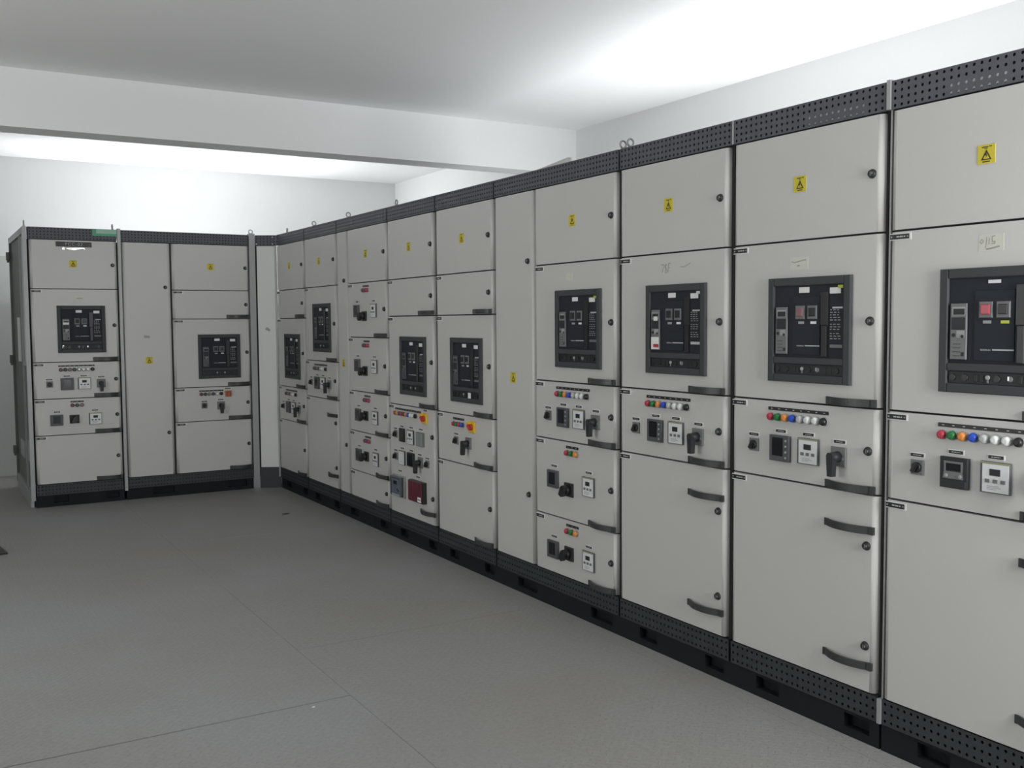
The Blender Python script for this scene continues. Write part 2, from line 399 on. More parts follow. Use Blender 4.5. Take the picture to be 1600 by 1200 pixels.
class Cab:
    """a cabinet: Empty at its base; X() maps nominal front coordinates to this cabinet"""
    def __init__(c, e, w, k=1.0): c.e = e; c.w = w; c.k = k
    def X(c, s, o=0.0): return o + c.k * s
    def part(c, name, mb, label=None, key=None, loc=(0, 0, 0), parent=None):
        me = shared(key, mb) if key else (mb() if callable(mb) else mb).mesh(name)
        return obj(name, me, parent or c.e, loc, label)
    def at(c, name, key, fn, s, z, d=0.0, parent=None, label=None): return obj(name, shared(key, fn), parent or c.e, (s, -d, z), label)
    def shell(c, depth, top=True, openback=False):
        w = c.w
        if not openback:
            c.part('carcass', MB(CARC).slab(.004, w - .004, ZR, ZT + .004, -depth, -.024).slab(.004, w - .004, ZR, ZT, -.024, -.021, 0))
        c.part('top_rail', lambda: rail_mesh(GRAPH, w - .014, ZTOP - ZT - .003), key=('top_rail', round(w, 3)), loc=(.007, .003, ZT + .003))
        c.part('plinth_rail', lambda: rail_mesh(PLINTH, w - .014, .184 - ZR - .004), key=('plinth_rail', round(w, 3)), loc=(.007, .004, ZR + .001))
        # base channel on the floor with two fork openings
        b = MB(BASE); a1, a2, b1, b2 = .14 * w / .72, .26 * w / .72, .57 * w / .72, .68 * w / .72
        for p, q in ((0, a1), (a2, b1), (b2, w)): b.slab(p, q, 0, ZR, -.05, -.012)
        for p, q in ((a1, a2), (b1, b2)): b.slab(p, q, .080, ZR, -.05, -.012); b.slab(p, q, 0, .030, -.05, -.012); b.slab(p, q, .030, .080, -.05, -.046)
        c.part('base_channel', b)
    def rail_backing(c, spans, depth=.027, zlo=ZT + .004, zhi=ZTOP - .001):
        b = MB(CARC)
        for p, q, z0, z1 in spans: b.slab(p, q, z0, z1, -depth - .004, -depth)
        c.part('rail_backing', b)
    def ring(c, s, d=-.05, axis='y'):
        c.at('lifting_eye', ('lifting_eye', axis), lambda: MB(POST).torus(0, 0, .030, .0165, .0045, axis).slab(-.008, .008, 0, .012, -.008, .008), s, ZTOP, d)
    # ---- door and what is fixed on it
    def door(c, n0, n1, s0, s1, lock=True, handle='low', plate=True, sign=False, o=0.0, locks=None, hz=None):
        z1 = lev(n0) - .0035; z0 = (lev(n1) if n1 < 40 else .184) + .0035
        D = c.part('door', door_mb(s0, s1, z0, z1)); zt = lev(n0); zm = (z0 + z1) / 2
        for z in (locks if locks is not None else [zm + .001]): c.at('lock', 'lock', lock_mb, c.X(.664, o), z, parent=D)
        for z in (hz if hz is not None else ([z0 + .001] if handle == 'low' else [])):
            c.at('handle', ('handle', c.k), lambda: handle_mb(.206 * c.k, .026 if c.k == 1 else .031), c.X(.486, o), z, parent=D)
        if plate: c.at('nameplate', 'nameplate', nameplate_mb, c.X(.013, o), zt - .0195, parent=D)
        if sign: c.at('warning_sign', 'warning_sign', sign_mb, c.X(.349, o), 1.942, parent=D, label='small yellow electric hazard sign')
        return D
    def note(c, D, s0, s1, z0, z1, kind=0):
        b = MB(NOTE).slab(s0, s1, z0, z1, 0, .0006); w = s1 - s0; h = z1 - z0
        P = lambda *q: [(s0 + a * w, z0 + e * h) for a, e in q]
        if kind == 1:   # hand lettering
            b.stroke(P((.05, .55), (.12, .72), (.2, .6), (.12, .45), (.05, .55)), .002, .0006, .0009, PENCIL)
            b.stroke(P((.3, .2), (.32, .85)), .002, .0006, .0009, PENCIL); b.stroke(P((.42, .4), (.43, .78)), .0025, .0006, .0009, PENCIL)
            b.stroke(P((.66, .88), (.54, .84), (.54, .55), (.66, .55), (.66, .42), (.52, .42)), .002, .0006, .0009, PENCIL)
            b.stroke(P((.3, .12), (.5, .15), (.85, .25)), .004, .0006, .0009, PENCIL)
        elif kind == 2:
            b.stroke(P((.1, .65), (.25, .58), (.4, .62), (.6, .68), (.8, .74), (.9, .74)), .003, .0006, .0009, PENCIL)
            b.stroke(P((.4, .3), (.55, .34)), .004, .0006, .0009, PENCIL)
        elif kind == 3: b.stroke(P((.2, .5), (.8, .55)), .006, .0006, .0009, LGREY)
        c.part('paper_note', b, parent=D)
    def lamps(c, D, s, z, mats, pitch=.0361, o=0.0, strip=None):
        for i, mt in enumerate(mats):
            if mt: c.at('pilot_lamp', ('pilot_lamp', mt.name), lambda: lamp_mb(mt), c.X(s + pitch * i, o), z, parent=D, label=mt.name.replace('_lens', '').replace('_', ' ') + ' pilot lamp' if mt.name.endswith('lens') else 'black push button')
        if strip:
            a, e, zz = strip
            c.at('legend_strip', ('legend_strip', round((e - a) * c.k, 3)), lambda: strip_mb((e - a) * c.k, len(mats)), c.X(a, o), zz, parent=D)
    def tag(c, D, s, z, o=0.0): c.at('legend_plate', 'legend_plate', lambda: plate_mb(.048, .010), c.X(s, o), z, parent=D)
    # ---- instruments (parts with sub-parts)
    def selector(c, s, z, o=0.0, ang=0.5):
        P = c.at('selector_switch', 'selector_plate', lambda: MB(MGREY).slab(-.024, .024, -.024, .024, 0, .006, .002), c.X(s, o), z)
        K = obj('knob', shared('knob', lambda: MB(BLACK).lathe(0, 0, [(.006, .0175), (.012, .0165), (.014, .013)], 16).slab(-.006, .006, -.016, .016, .012, .026, .002)), P)
        K.rotation_euler = (0, ang, 0)
    def meter(c, s, z, kind=0, o=0.0, w=.096, h=.096):
        key = ('power_meter', kind, w)
        def body():
            b = MB({3: DARK, 4: DARK, 5: MGREY}.get(kind, METER)).slab(-w / 2, w / 2, -h / 2, h / 2, 0, .014, .002)
            return b
        P = c.at('power_meter', key, body, c.X(s, o), z)
        if kind in (0, 1):      # tall screen at left, keys at right
            obj('screen', shared(('screen', 0), lambda: MB(SCREEN).slab(-.032, .020, -.028, .040, .014, .0148)), P)
            for k in range(4): obj('button', shared('meter_key', lambda: MB(LGREY).lathe(0, 0, [(.014, .0045), (.0165, .004)], 10)), P, (.034, 0, .030 - k * .021))
        elif kind == 2:         # small dark square screen
            obj('screen', shared(('screen', 2), lambda: MB(SCREEN).slab(-.026, .028, -.026, .034, .014, .0148)), P)
        elif kind == 3:         # black case with a wide display and two oval keys
            obj('screen', shared(('screen', 3), lambda: MB(SCREEN).slab(-.026, .026, .008, .028, .014, .0148)), P)
            obj('key_panel', shared('key_panel', lambda: MB(MGREY).face([(-.036, -.018), (.034, -.018), (.030, .004), (-.032, .004)], .014, .0155)), P)
            obj('trim_frame', shared('trim_frame', lambda: MB(MGREY).slab(-.032, -.026, .004, .036, .014, .0155).slab(.026, .032, .004, .036, .014, .0155).slab(-.032, .032, .030, .036, .0155, .0165)), P)
            for sx in (-.024, .024): obj('button', shared('oval_key', lambda: MB(LGREY).lathe(0, 0, [(.0155, .006), (.018, .005)], 10)), P, (sx, 0, -.009))
            obj('cap', shared('meter_cap', lambda: MB(DARK).slab(-.045, .045, -.046, -.022, .014, .018, .003)), P)
        elif kind == 4:         # all-black glass front
            obj('screen', shared(('screen', 4, w), lambda: MB(SCREEN).slab(-w * .40, w * .40, -h * .40, h * .40, .014, .0148)), P)
        elif kind == 5:         # ribbed grey cover
            for k in range(5): obj('rib', shared(('rib', h), lambda: MB(LGREY).slab(-.004, .004, -h * .45, h * .45, .014, .016)), P, ((k - 2) * w * .18, 0, 0))
    def relay(c, s, z, o=0.0, blank=False):
        P = c.at('protection_relay', 'relay_case', lambda: MB(METER).slab(-.048, .048, -.047, .047, 0, .010, .001).slab(-.046, .046, .0405, .046, .010, .0112, 0, OLIVE), c.X(s, o), z)
        obj('faceplate', shared('relay_face', lambda: MB(WHITE).slab(-.040, .045, -.044, .040, .010, .0112)), P)
        if not blank:
            obj('display', shared('relay_display', lambda: MB(DARK).slab(-.016, .018, .006, .026, .0112, .012)), P)
            for k in (-.025, 0, .025): obj('button', shared('relay_key', lambda: MB(MGREY).slab(-.0075, .0075, -.0055, .0055, .0112, .0135, .001)), P, (k + .002, 0, -.010))
            obj('print', shared('relay_print', lambda: MB(LGREY).slab(-.024, .014, -.026, -.0245, .0112, .0116).slab(-.024, .022, -.031, -.0295, .0112, .0116).slab(-.024, .006, -.036, -.0345, .0112, .0116)), P)
        else:
            obj('print', shared('relay_blank_print', lambda: MB(LGREY).slab(-.012, .012, -.026, -.023, .0112, .0116).slab(-.03, .034, .030, .0315, .0112, .0116)), P)
    def rotary(c, s, z, o=0.0, ang=0.0):
        P = c.at('rotary_switch', 'rotary_plate', lambda: MB(MGREY).slab(-.033, .033, -.034, .034, 0, .008, .002).lathe(.022, -.006, [(.008, .005), (.009, .005)], 8, LGREY), c.X(s, o), z)
        def grip():
            b = MB(DARK).lathe(0, 0, [(.008, .020), (.024, .018), (.044, .016)], 16)
            b.face([(-.010, -.066), (.010, -.066), (.013, -.02), (.015, .006), (.009, .016), (-.009, .016), (-.015, .006), (-.013, -.02)], .028, .050)
            return b
        G = obj('grip', shared('pistol_grip', grip), P); G.rotation_euler = (0, ang, 0)
    def breaker_lever(c, s, z, o=0.0, turn=0):
        P = c.at('rotary_breaker', 'lever_plate', lambda: MB(DARK).slab(-.036, .036, -.034, .034, 0, .010, .002), c.X(s, o), z)
        def lever(): return MB(BLACK).lathe(0, 0, [(.010, .024), (.030, .021)], 16).face([(-.012, -.030), (.012, -.030), (.016, .010), (.008, .026), (-.008, .026), (-.016, .010)], .026, .052)
        G = obj('lever', shared('breaker_lever', lever), P); G.rotation_euler = (0, [0.5, -0.9][turn], 0)
    def isolator(c, s, z, o=0.0, mats=(None, None), sz=.033, ang=-.8):
        y, r = mats
        P = c.at('isolator_switch', ('isolator_plate', y.name, sz), lambda: MB(y).slab(-sz, sz, -sz, sz, 0, .012, .003).slab(-sz * .9, -sz * .25, sz * .55, sz * .95, .012, .03, .002), c.X(s, o), z, label='%s isolator plate' % y.name.split('_')[1])
        def kn(): return MB(r).lathe(0, 0, [(.012, sz * .58), (.020, sz * .54), (.022, sz * .42)], 16).slab(-sz * .20, sz * .20, -sz * .56, sz * .56, .02, .038, .003)
        K = obj('knob', shared(('isolator_knob', r.name, sz), kn), P, label='%s turning knob' % r.name.split('_')[1]); K.rotation_euler = (0, ang, 0)
    def breaker(c, n0, o=0.0, var='plain'):
        """withdrawable air circuit breaker seen through its door frame"""
        k = c.k; s0 = c.X(.208, o); z0 = lev(n0) - .133 - .378
        W, H = .382 * k, .378
        P = c.at('circuit_breaker', ('breaker_back', k), lambda: MB(FACE).slab(.02 * k, W - .02 * k, .02, H - .02, 0, .003), s0, z0)
        def bez():
            b = MB(BEZEL); L, R_, B1, B2, T = .030 * k, .030 * k, .090, .066, .030; d = .013
            b.slab(0, L, 0, H, 0, d, .003); b.slab(W - R_, W, 0, H, 0, d, .003); b.slab(L, W - R_, H - T, H, 0, d, .003)
            b.slab(L, W - R_, 0, .028, 0, d, .003); b.slab(L, W - R_, B2, B1, 0, d, .003)
            return b
        obj('bezel', shared(('bezel', k), bez), P)
        def face():      # moulded front with raised centre block
            b = MB(FACE).slab(.031 * k, W - .031 * k, .091, H - .031, .003, .0045)
            b.slab(.118 * k, .246 * k, .10, .31, .0045, .008, .001); b.slab(.125 * k, .240 * k, .222, .285, .008, .009, .001); return b
        obj('faceplate', shared(('faceplate', k), face), P)
        def trip():
            lo, hi = (METER, MGREY) if var in ('plain', 'slip') else (MGREY, LGREY)
            b = MB(lo).slab(.040 * k, .094 * k, .102, .272, .006, .012, .001)
            b.slab(.046 * k, .090 * k, .236, .262, .012, .0126, 0, hi).slab(.050 * k, .088 * k, .238, .256, .0126, .013, 0, DARK)
            b.slab(.044 * k, .090 * k, .192, .230, .012, .0126, 0, DARK).slab(.062 * k, .088 * k, .168, .190, .012, .0126, 0, hi)
            b.lathe(.052 * k, .176, [(.012, .006), (.014, .006)], 10, DARK).lathe(.082 * k, .172, [(.0126, .005), (.0145, .005)], 10, DARK)
            for q in range(4): b.slab(.050 * k, .076 * k, .112 + .012 * q, .1135 + .012 * q, .012, .0125, 0, DARK)
            b.slab(.078 * k, .088 * k, .112, .124, .012, .0126, 0, DARK); return b
        obj('trip_unit', shared(('trip_unit', k, var in ('plain', 'slip')), trip), P)
        def lev_(): return MB(BLACK).slab(.250 * k, .284 * k, .205, .325, .0045, .012, .002).slab(.256 * k, .280 * k, .095, .205, .0045, .014, .002)
        obj('charging_lever', shared(('charging_lever', k), lev_), P)
        for i, (x, mt) in enumerate(((.134, RED if var == 'red' else ROSE_REFL if var == 'rose' else DARK), (.190, BLACK))):
            def btn(): return MB(MGREY).slab(0, .044 * k, 0, .048, .009, .012, .002).slab(.008 * k, .037 * k, .010, .040, .012, .016, .002, mt)
            obj('button', shared(('breaker_button', k, mt.name), btn), P, (x * k, 0, .228), 'red push button' if mt is RED else None)
        for i, (x, mt) in enumerate(((.147, LGREY), (.204, YGRN if var == 'red' else PAPER))):
            obj('flag_window', shared(('flag_window', k, mt.name), lambda: MB(mt).slab(0, .026 * k, 0, .009, .008, .0092)), P, (x * k, 0, .211), 'lime green flag' if mt is YGRN else None)
        def script():
            b = MB(PRINT).slab(.178 * k, .246 * k, .131, .135, .008, .0085); x = .140
            for q in range(8): b.slab(x * k, (x + .0028) * k, .130, .1355 if q in (0, 2, 4) else .134, .008, .0084, 0, LGREY); x += .0042
            return b
        obj('line_print', shared(('line_print', k), script), P)
        def spec():
            b = MB(PRINT).slab(.300 * k, .345 * k, .264, .270, .006, .0064); rnd = random.Random(3)
            for q in range(11):
                z = .258 - q * .0088 - (.006 if q > 4 else 0) - (.006 if q > 7 else 0); x = .290
                for r_ in range(3):
                    L = rnd.uniform(.006, .014); b.slab(x * k, (x + L) * k, z, z + .003, .006, .0063, 0, LGREY); x += L + .006
            b.slab(.290 * k, .345 * k, .128, .139, .006, .0064, 0, MGREY if var != 'tag' else PRINT); return b
        obj('rating_print', shared(('rating_print', k, var == 'tag'), spec), P)
        st = lambda nm, x0, x1, a0, a1, mt, d=.006, lab=None: obj(nm, shared((nm, k, x0, a0, mt.name), lambda: MB(mt).slab(x0 * k, x1 * k, a0, a1, d, d + .0008)), P, label=lab)
        if var == 'red': st('sticker', .160, .200, .330, .340, PAPER)
        else:
            st('sticker', .147, .195, .322, .342, PAPER, .006); st('sticker', .288, .336, .316, .337, PAPER)
            if var in ('yellow', 'rose'): st('sticker', .324, .346, .334, .345, YGRN, .0068, 'small yellow sticker')
            if var == 'tag': st('sticker', .324, .346, .334, .345, PAPER, .0068); st('sticker', .058, .084, .226, .244, PAPER, .0128); st('sticker', .042, .093, .104, .156, PAPER, .0127); st('sticker', .058, .092, .112, .126, RED, .0136, 'small red sticker')
            if var == 'bright': st('sticker', .044, .090, .226, .244, PAPER, .0128)
        def sock():
            b = MB(DARK).slab(.034 * k, W - .034 * k, .030, .064, .003, .006)
            for x in (.048, .090, .196, .322): b.lathe(x * k, .047, [(.006, .011), (.010, .010)], 14, BLACK)
            for x in (.120, .140, .262, .286): b.slab(x * k, (x + .012) * k, .036, .058, .006, .009, .001, DARK)
            b.lathe(.166 * k, .050, [(.006, .007), (.012, .006)], 12, LGREY); b.slab(.164 * k, .168 * k, .034, .048, .006, .010, 0, MGREY)
            b.lathe(.236 * k, .048, [(.006, .009), (.010, .008)], 12, MGREY); b.slab(.232 * k, .236 * k, .044, .056, .010, .013, 0, SILV)
            return b
        obj('socket_strip', shared(('socket_strip', k), sock), P)
        if var == 'slip': st('tag', .228, .262, .030, .062, PAPER, .014, 'white paper tag')
        if var == 'bright': st('tag', .036, .048, .040, .060, SILV, .0062, 'shiny metal tag')

FULL = [RED, GRN, AMB, BLU, CLR, WLN, WLN, BLACK]
DULL = [DRED, DGRN, DAMB, DBLU, CLR, WLN, WLN, BLACK]
def control_door(c, n0, n1, s0, s1, o=0.0, lampset=FULL, meter=0, lock=True, ang=0.0):
    D = c.door(n0, n1, s0, s1, o=o); zt = lev(n0)
    c.lamps(D, .2225, zt - .0605, lampset, o=o, strip=(.205, .492, zt - .0305))
    c.tag(D, .131, zt - .136, o); c.tag(D, .269, zt - .112, o); c.tag(D, .402, zt - .113, o); c.tag(D, .543, zt - .125, o)
    c.selector(.133, zt - .175, o); c.meter(.270, zt - .1755, meter, o); c.relay(.405, zt - .1735, o); c.rotary(.541, zt - .177, o, ang)
    return D
def feeder_door(c, n0, n1, s0, s1, o=0.0, lampset=(RED, GRN, AMB), turn=0, meter=2):
    D = c.door(n0, n1, s0, s1, o=o); zt = lev(n0); big = n1 - n0 >= 8
    zc = zt - (.201 if big else .171); zr = zt - (.238 if big else .168)
    c.lamps(D, .305, zt - .056, lampset, pitch=.038, o=o, strip=(.291, .396, zt - .0275))
    c.tag(D, .183, zc + .066, o); c.tag(D, .484, zc + .068, o)
    c.meter(.178, zc, meter, o, .092, .088); c.relay(.485, zc, o); c.breaker_lever(.318, zr, o, turn)
    return D

RZ = -math.pi / 2
def row_cab(yl, wd, label): return Cab(thing('switchgear_cabinet', label, 'cabinet', (0, yl, 0), RZ, 'switchgear cabinets in the long right-hand row'), wd)
DEPTH = 1.30

# --- the nearest cabinet of the long row, cut by the right edge of the picture
c = row_cab(2.194, .725, 'nearest switchgear cabinet, at right picture edge, red breaker button and lime flag')
c.shell(DEPTH); S0, S1 = .010, .715
c.rail_backing([(0, .20, ZT + .004, ZTOP - .001), (.20, .725, ZT + .057, ZTOP - .001), (.20, .725, ZT + .004, ZT + .018), (.40, .46, ZT + .018, ZT + .057)])
c.part('rail_reflector', MB(FILL).slab(.06, .70, ZT + .004, ZTOP - .002, -.17, -.16))  # pale plate added unseen behind the rail so its holes look lit
c.part('joint_strip', MB(POST).slab(-.008, .006, ZT + .004, ZTOP + .004, -.03, .004).slab(-.008, .006, .095, .180, -.03, .004).slab(-.002, .005, .18, ZT + .004, -.03, -.012), 'galvanised joint strip')
c.door(0, 8, S0, S1, plate=False, handle='', sign=True)
D = c.door(8, 20, S0, S1); c.breaker(8, var='red'); c.note(D, .330, .410, 1.656, 1.706, 1)
control_door(c, 20, 26, S0, S1, meter=3)
c.door(26, 40, S0, S1, locks=[.690, .345], hz=[.732, .266])
# --- second
c = row_cab(2.9195, .7165, 'second switchgear cabinet from the right, yellow sticker and reflection-paled button on its breaker')
c.shell(DEPTH); S0, S1 = .009, .704
c.rail_backing([(0, .34, ZT + .004, ZTOP - .001), (.34, .62, ZT + .057, ZTOP - .001), (.34, .62, ZT + .004, ZT + .018), (.62, .71, ZT + .004, ZTOP - .001)])
c.part('rail_reflector', MB(FILL).slab(.06, .70, ZT + .004, ZTOP - .002, -.17, -.16))  # same added plate, giving these rail holes a lit grey
c.part('edge_strip', MB(POST).slab(.0, .004, ZT + .004, ZTOP, -.03, .002))
c.door(0, 8, S0, S1, plate=False, handle='', sign=True)
D = c.door(8, 20, S0, S1); c.breaker(8, var='rose'); c.note(D, .304, .390, 1.636, 1.682, 2)
control_door(c, 20, 26, S0, S1, meter=0)
c.door(26, 40, S0, S1, locks=[.690, .345], hz=[.732, .266])
# --- third
c = row_cab(3.647, .7275, 'third switchgear cabinet from the right, small red sticker low on its breaker')
c.shell(DEPTH); S0, S1 = .009, .706
c.rail_backing([(0, .7275, ZT + .004, ZTOP - .001)], .02)
c.door(0, 8, S0, S1, plate=False, handle='', sign=True)
D = c.door(8, 20, S0, S1); c.breaker(8, var='tag')
b = MB(PENCIL); zz = 1.672
b.stroke([(.300, zz + .022), (.318, zz + .022), (.308, zz - .012)], .003, 0, .0004)
b.stroke([(.334, zz + .024), (.324, zz + .016), (.334, zz + .004), (.324, zz - .008), (.334, zz - .014), (.340, zz - .004), (.326, zz + .010), (.338, zz + .022)], .003, 0, .0004)
b.stroke([(.346, zz - .012), (.348, zz + .026), (.362, zz + .026)], .003, 0, .0004); b.stroke([(.347, zz + .008), (.358, zz + .008)], .003, 0, .0004)
b.stroke([(.425, zz + .008), (.445, zz + .006), (.470, zz + .014), (.488, zz + .020)], .003, 0, .0004)
c.part('pencil_writing', b, parent=D)
control_door(c, 20, 26, S0, S1, meter=1)
c.door(26, 40, S0, S1, locks=[.692, .346], hz=[.734, .268])
# two lifting eyes over the joint
c.ring(.022, axis='x')
# --- fourth: tall narrow door plus wide column
c = row_cab(4.781, 1.134, 'wide switchgear cabinet with tall narrow door and two bright-lamped feeder doors under the breaker')
c.shell(DEPTH); o = .416
c.rail_backing([(0, 1.134, ZT + .004, ZTOP - .001)], .02)
D = c.door(0, 40, .008, .412, plate=False, handle='', locks=[])
for z in (1.769, .549): c.at('lock', 'lock', lock_mb, .358, z, parent=D)
c.at('warning_sign', 'warning_sign', sign_mb, .204, 1.158, parent=D)
S0, S1 = .418, 1.116
c.door(0, 8, S0, S1, o=o, plate=False, handle='', sign=True)
D = c.door(8, 20, S0, S1, o=o); c.breaker(8, o, 'yellow'); c.note(D, o + .29, o + .35, 1.655, 1.690, 0)
control_door(c, 20, 26, S0, S1, o, meter=0)
feeder_door(c, 26, 34, S0, S1, o, turn=0); feeder_door(c, 34, 40, S0, S1, o, turn=0)
c.ring(1.102, axis='x')
# --- fifth
c = row_cab(5.5016, .7206, 'switchgear cabinet with yellow isolator above one black pistol-grip handle, plain door below')
c.shell(DEPTH); S0, S1 = .009, .708
c.rail_backing([(0, .72, ZT + .004, ZTOP - .001)], .02)
c.door(0, 8, S0, S1, plate=False, handle='', sign=True); c.door(8, 13, S0, S1)
c.door(13, 25, S0, S1); c.breaker(13, var='slip')
D = c.door(25, 31, S0, S1); zt = lev(25)
c.lamps(D, .2400, zt - .060, [RED, GRN, RED, BLU], o=0, strip=(.221, .360, zt - .029))
c.isolator(.468, zt - .062, mats=(YSW, RSW)); c.selector(.262, zt - .159); c.tag(D, .262, zt - .120); c.rotary(.415, zt - .162, ang=.12)
c.door(31, 40, S0, S1)
# --- sixth: many instruments, maroon unit
c = row_cab(6.2243, .7227, 'switchgear cabinet crowded with meters, maroon square unit low on its door')
c.shell(DEPTH); S0, S1 = .009, .695
c.rail_backing([(0, .72, ZT + .004, ZTOP - .001)], .02)
c.door(0, 8, S0, S1, plate=False, handle='', sign=True); c.door(8, 13, S0, S1)
c.door(13, 25, S0, S1); c.breaker(13, var='plain')
D = c.door(25, 40, S0, S1, locks=[.741, .352], hz=[.242]); zt = lev(25)
c.lamps(D, .122, zt - .058, [RED, YLN, PUR, RED, DGRN, AMB, BLU, WLN, WLN, BLACK], pitch=.0345, strip=(.107, .500, zt - .029))
c.isolator(.566, zt - .063, mats=(YSW, RSW)); c.tag(D, .567, .9005)
for s, z in ((.111, .7505), (.212, .772), (.354, .7755), (.500, .7755), (.111, .603), (.216, .626), (.357, .625), (.479, .6125), (.590, .601), (.176, .4715), (.451, .4645)): c.tag(D, s, z)
c.selector(.115, .714); c.meter(.222, .715, 4, w=.072, h=.088); c.relay(.350, .712); c.meter(.498, .712, 5, w=.100, h=.090)
c.selector(.112, .565); c.relay(.212, .563, blank=True); c.meter(.353, .566, 4, w=.096, h=.090); c.rotary(.490, .563, ang=.05); c.selector(.590, .564)
P = c.at('energy_meter', 'energy_meter', lambda: MB(LGREY).slab(-.095, .095, -.073, .073, 0, .012, .002).slab(-.086, .080, -.064, .066, .012, .036, .006, GLASSY), .165, .368)
obj('meter_face', MB(MBLUE).slab(-.050, .070, -.042, .052, .036, .0375).slab(-.022, .030, .016, .040, .0375, .0382, 0, SCREEN).slab(-.05, .07, -.060, -.046, .036, .038, 0, LGREY).mesh('meter_face'), P)
for q in (.040, .058): obj('button', shared('meter_push', lambda: MB(BLACK).lathe(0, 0, [(.0375, .006), (.042, .005)], 10)), P, (q, 0, -.004 - q * .3))
P = c.at('relay_unit', 'relay_unit', lambda: MB(BLACK).slab(-.108, .108, -.068, .068, 0, .026, .002), .463, .374, label='black cased relay with maroon front')
obj('front_cover', MB(RUNIT).slab(-.106, .092, -.064, .065, .026, .032, .003).mesh('front_cover'), P, label='maroon front cover')
obj('maker_plate', MB(PAPER).slab(.038, .088, -.060, -.028, .032, .0328).slab(.045, .081, -.048, -.040, .0328, .0333, 0, MBLUE).mesh('maker_plate'), P, label='white plate with a blue bar')
c.ring(.060)
# --- seventh: narrow door plus four feeder doors
c = row_cab(7.160, .9355, 'switchgear cabinet with narrow door beside four stacked feeder doors, no breaker window')
c.shell(DEPTH); o = .222
c.rail_backing([(0, .9355, ZT + .004, ZTOP - .001)], .02)
D = c.door(0, 40, .007, .218, plate=False, handle='', locks=[])
for z in (1.768, .546): c.at('lock', 'lock', lock_mb, .156, z, parent=D)
c.at('warning_sign', 'warning_sign', sign_mb, .120, 1.157, parent=D)
S0, S1 = .224, .924
c.door(0, 8, S0, S1, o=o, plate=False, handle='', sign=True)
for a, e in ((8, 16), (16, 24), (24, 30), (30, 36)): feeder_door(c, a, e, S0, S1, o, (DRED, PUR, RED), turn=0, meter=2)
c.door(36, 40, S0, S1, o=o)
c.ring(.135, axis='x')
# --- eighth
c = row_cab(7.882, .722, 'switchgear cabinet second from the corner panel in the long row, breaker set high')
c.shell(DEPTH); S0, S1 = .009, .706
c.rail_backing([(0, .72, ZT + .004, ZTOP - .001)], .02)
c.door(0, 8, S0, S1, plate=False, handle='', sign=True)
D = c.door(8, 20, S0, S1); c.breaker(8); c.note(D, .30, .38, 1.66, 1.70, 0)
control_door(c, 20, 26, S0, S1, lampset=DULL, meter=2)
c.door(26, 40, S0, S1, locks=[.690, .345], hz=[.735, .270])
c.ring(.115, axis='x')
# --- ninth, at the corner
c = row_cab(8.605, .723, 'switchgear cabinet of the long row touching the corner panel, breaker set low')
c.shell(DEPTH); S0, S1 = .012, .704
c.rail_backing([(0, .72, ZT + .004, ZTOP - .001)], .02)
c.door(0, 8, S0, S1, plate=False, handle='', sign=True); c.door(8, 13, S0, S1)
c.door(13, 25, S0, S1); c.breaker(13)
control_door(c, 25, 31, S0, S1, lampset=DULL, meter=2)
c.door(31, 40, S0, S1)
c.ring(.165)

# --- corner filler between the two rows
YB = 8.694
ang = math.atan2(8.605 - YB, 0.0 + .158)
e = thing('corner_panel', 'narrow pale filler panel set at an angle in the corner between the rows', 'panel', (-.158, YB, 0), ang)
c = Cab(e, .181)
c.part('panel', MB(FILL).slab(.012, .168, .184, ZT, -.02, 0, .002))
c.part('corner_post', MB(POST).slab(.170, .181, .10, ZT, -.03, .003)); 
c.part('top_rail', rail_mesh(GRAPH, .181, ZTOP - ZT - .003), loc=(0, .003, ZT + .003)); c.part('rail_backing', MB(CARC).slab(0, .181, ZT + .004, ZTOP - .004, -.024, -.02))
for s, z in ((.012, ZT + .018), (.152, ZT + .018), (.152, ZTOP - .018)):
    c.at('bolt', 'panel_bolt', lambda: MB(SILV).lathe(0, 0, [(-.003, .006), (.003, .006), (.005, .004)], 10), s, z)
c.part('base_channel', MB(PLINTH).slab(0, .181, 0, .180, -.05, -.004)); c.part('side_filler', MB(CARC).slab(.0, .012, .184, ZT, -.02, -.004)); c.part('leak_blocker', MB(CARC).slab(-.031, .150, .10, ZTOP - .005, -.062, -.058))  # rear sheet added behind the panel to block light leaking through the gap
c.part('smudge', MB(LGREY).face([(.070, 1.405), (.110, 1.385), (.118, 1.400), (.090, 1.425)], 0, .0004))

# --- the short row across the far end
def far_cab(xl, wd, label, cols): return Cab(thing('switchgear_cabinet', label, 'cabinet', (xl, YB, 0), 0.0, 'switchgear cabinets in the short row at the far end'), wd, .94)
K = .94
c = far_cab(-1.275, 1.062, 'far-row switchgear cabinet with tall plain door and orange isolator, touching the corner panel', 2)
c.shell(1.28); o = .400
c.rail_backing([(0, 1.062, ZT + .004, ZTOP - .001)], .02)
c.part('joint_strip', MB(POST).slab(-.018, .006, .080, ZTOP + .010, -.03, .008), 'galvanised joint strip'); c.part('end_post', MB(POST).slab(1.062, 1.114, .095, ZTOP + .012, -.04, .006), 'galvanised end post')
D = c.door(0, 40, .012, .394, plate=False, handle='', locks=[])
for z in (1.763, .543): c.at('lock', 'lock', lock_mb, .349, z, parent=D)
c.at('warning_sign', 'warning_sign', sign_mb, .205, 1.155, parent=D)
c.part('smudge', MB(LGREY).face([(.165, 1.345), (.212, 1.340), (.216, 1.358), (.170, 1.366)], 0, .0004), parent=D)
S0, S1 = .406, 1.056
c.door(0, 8, S0, S1, o=o, plate=False, handle='', sign=True); c.door(8, 13, S0, S1, o=o)
c.door(13, 25, S0, S1, o=o); P = c.breaker(13, o + .010)
D = c.door(25, 31, S0, S1, o=o); zt = lev(25)
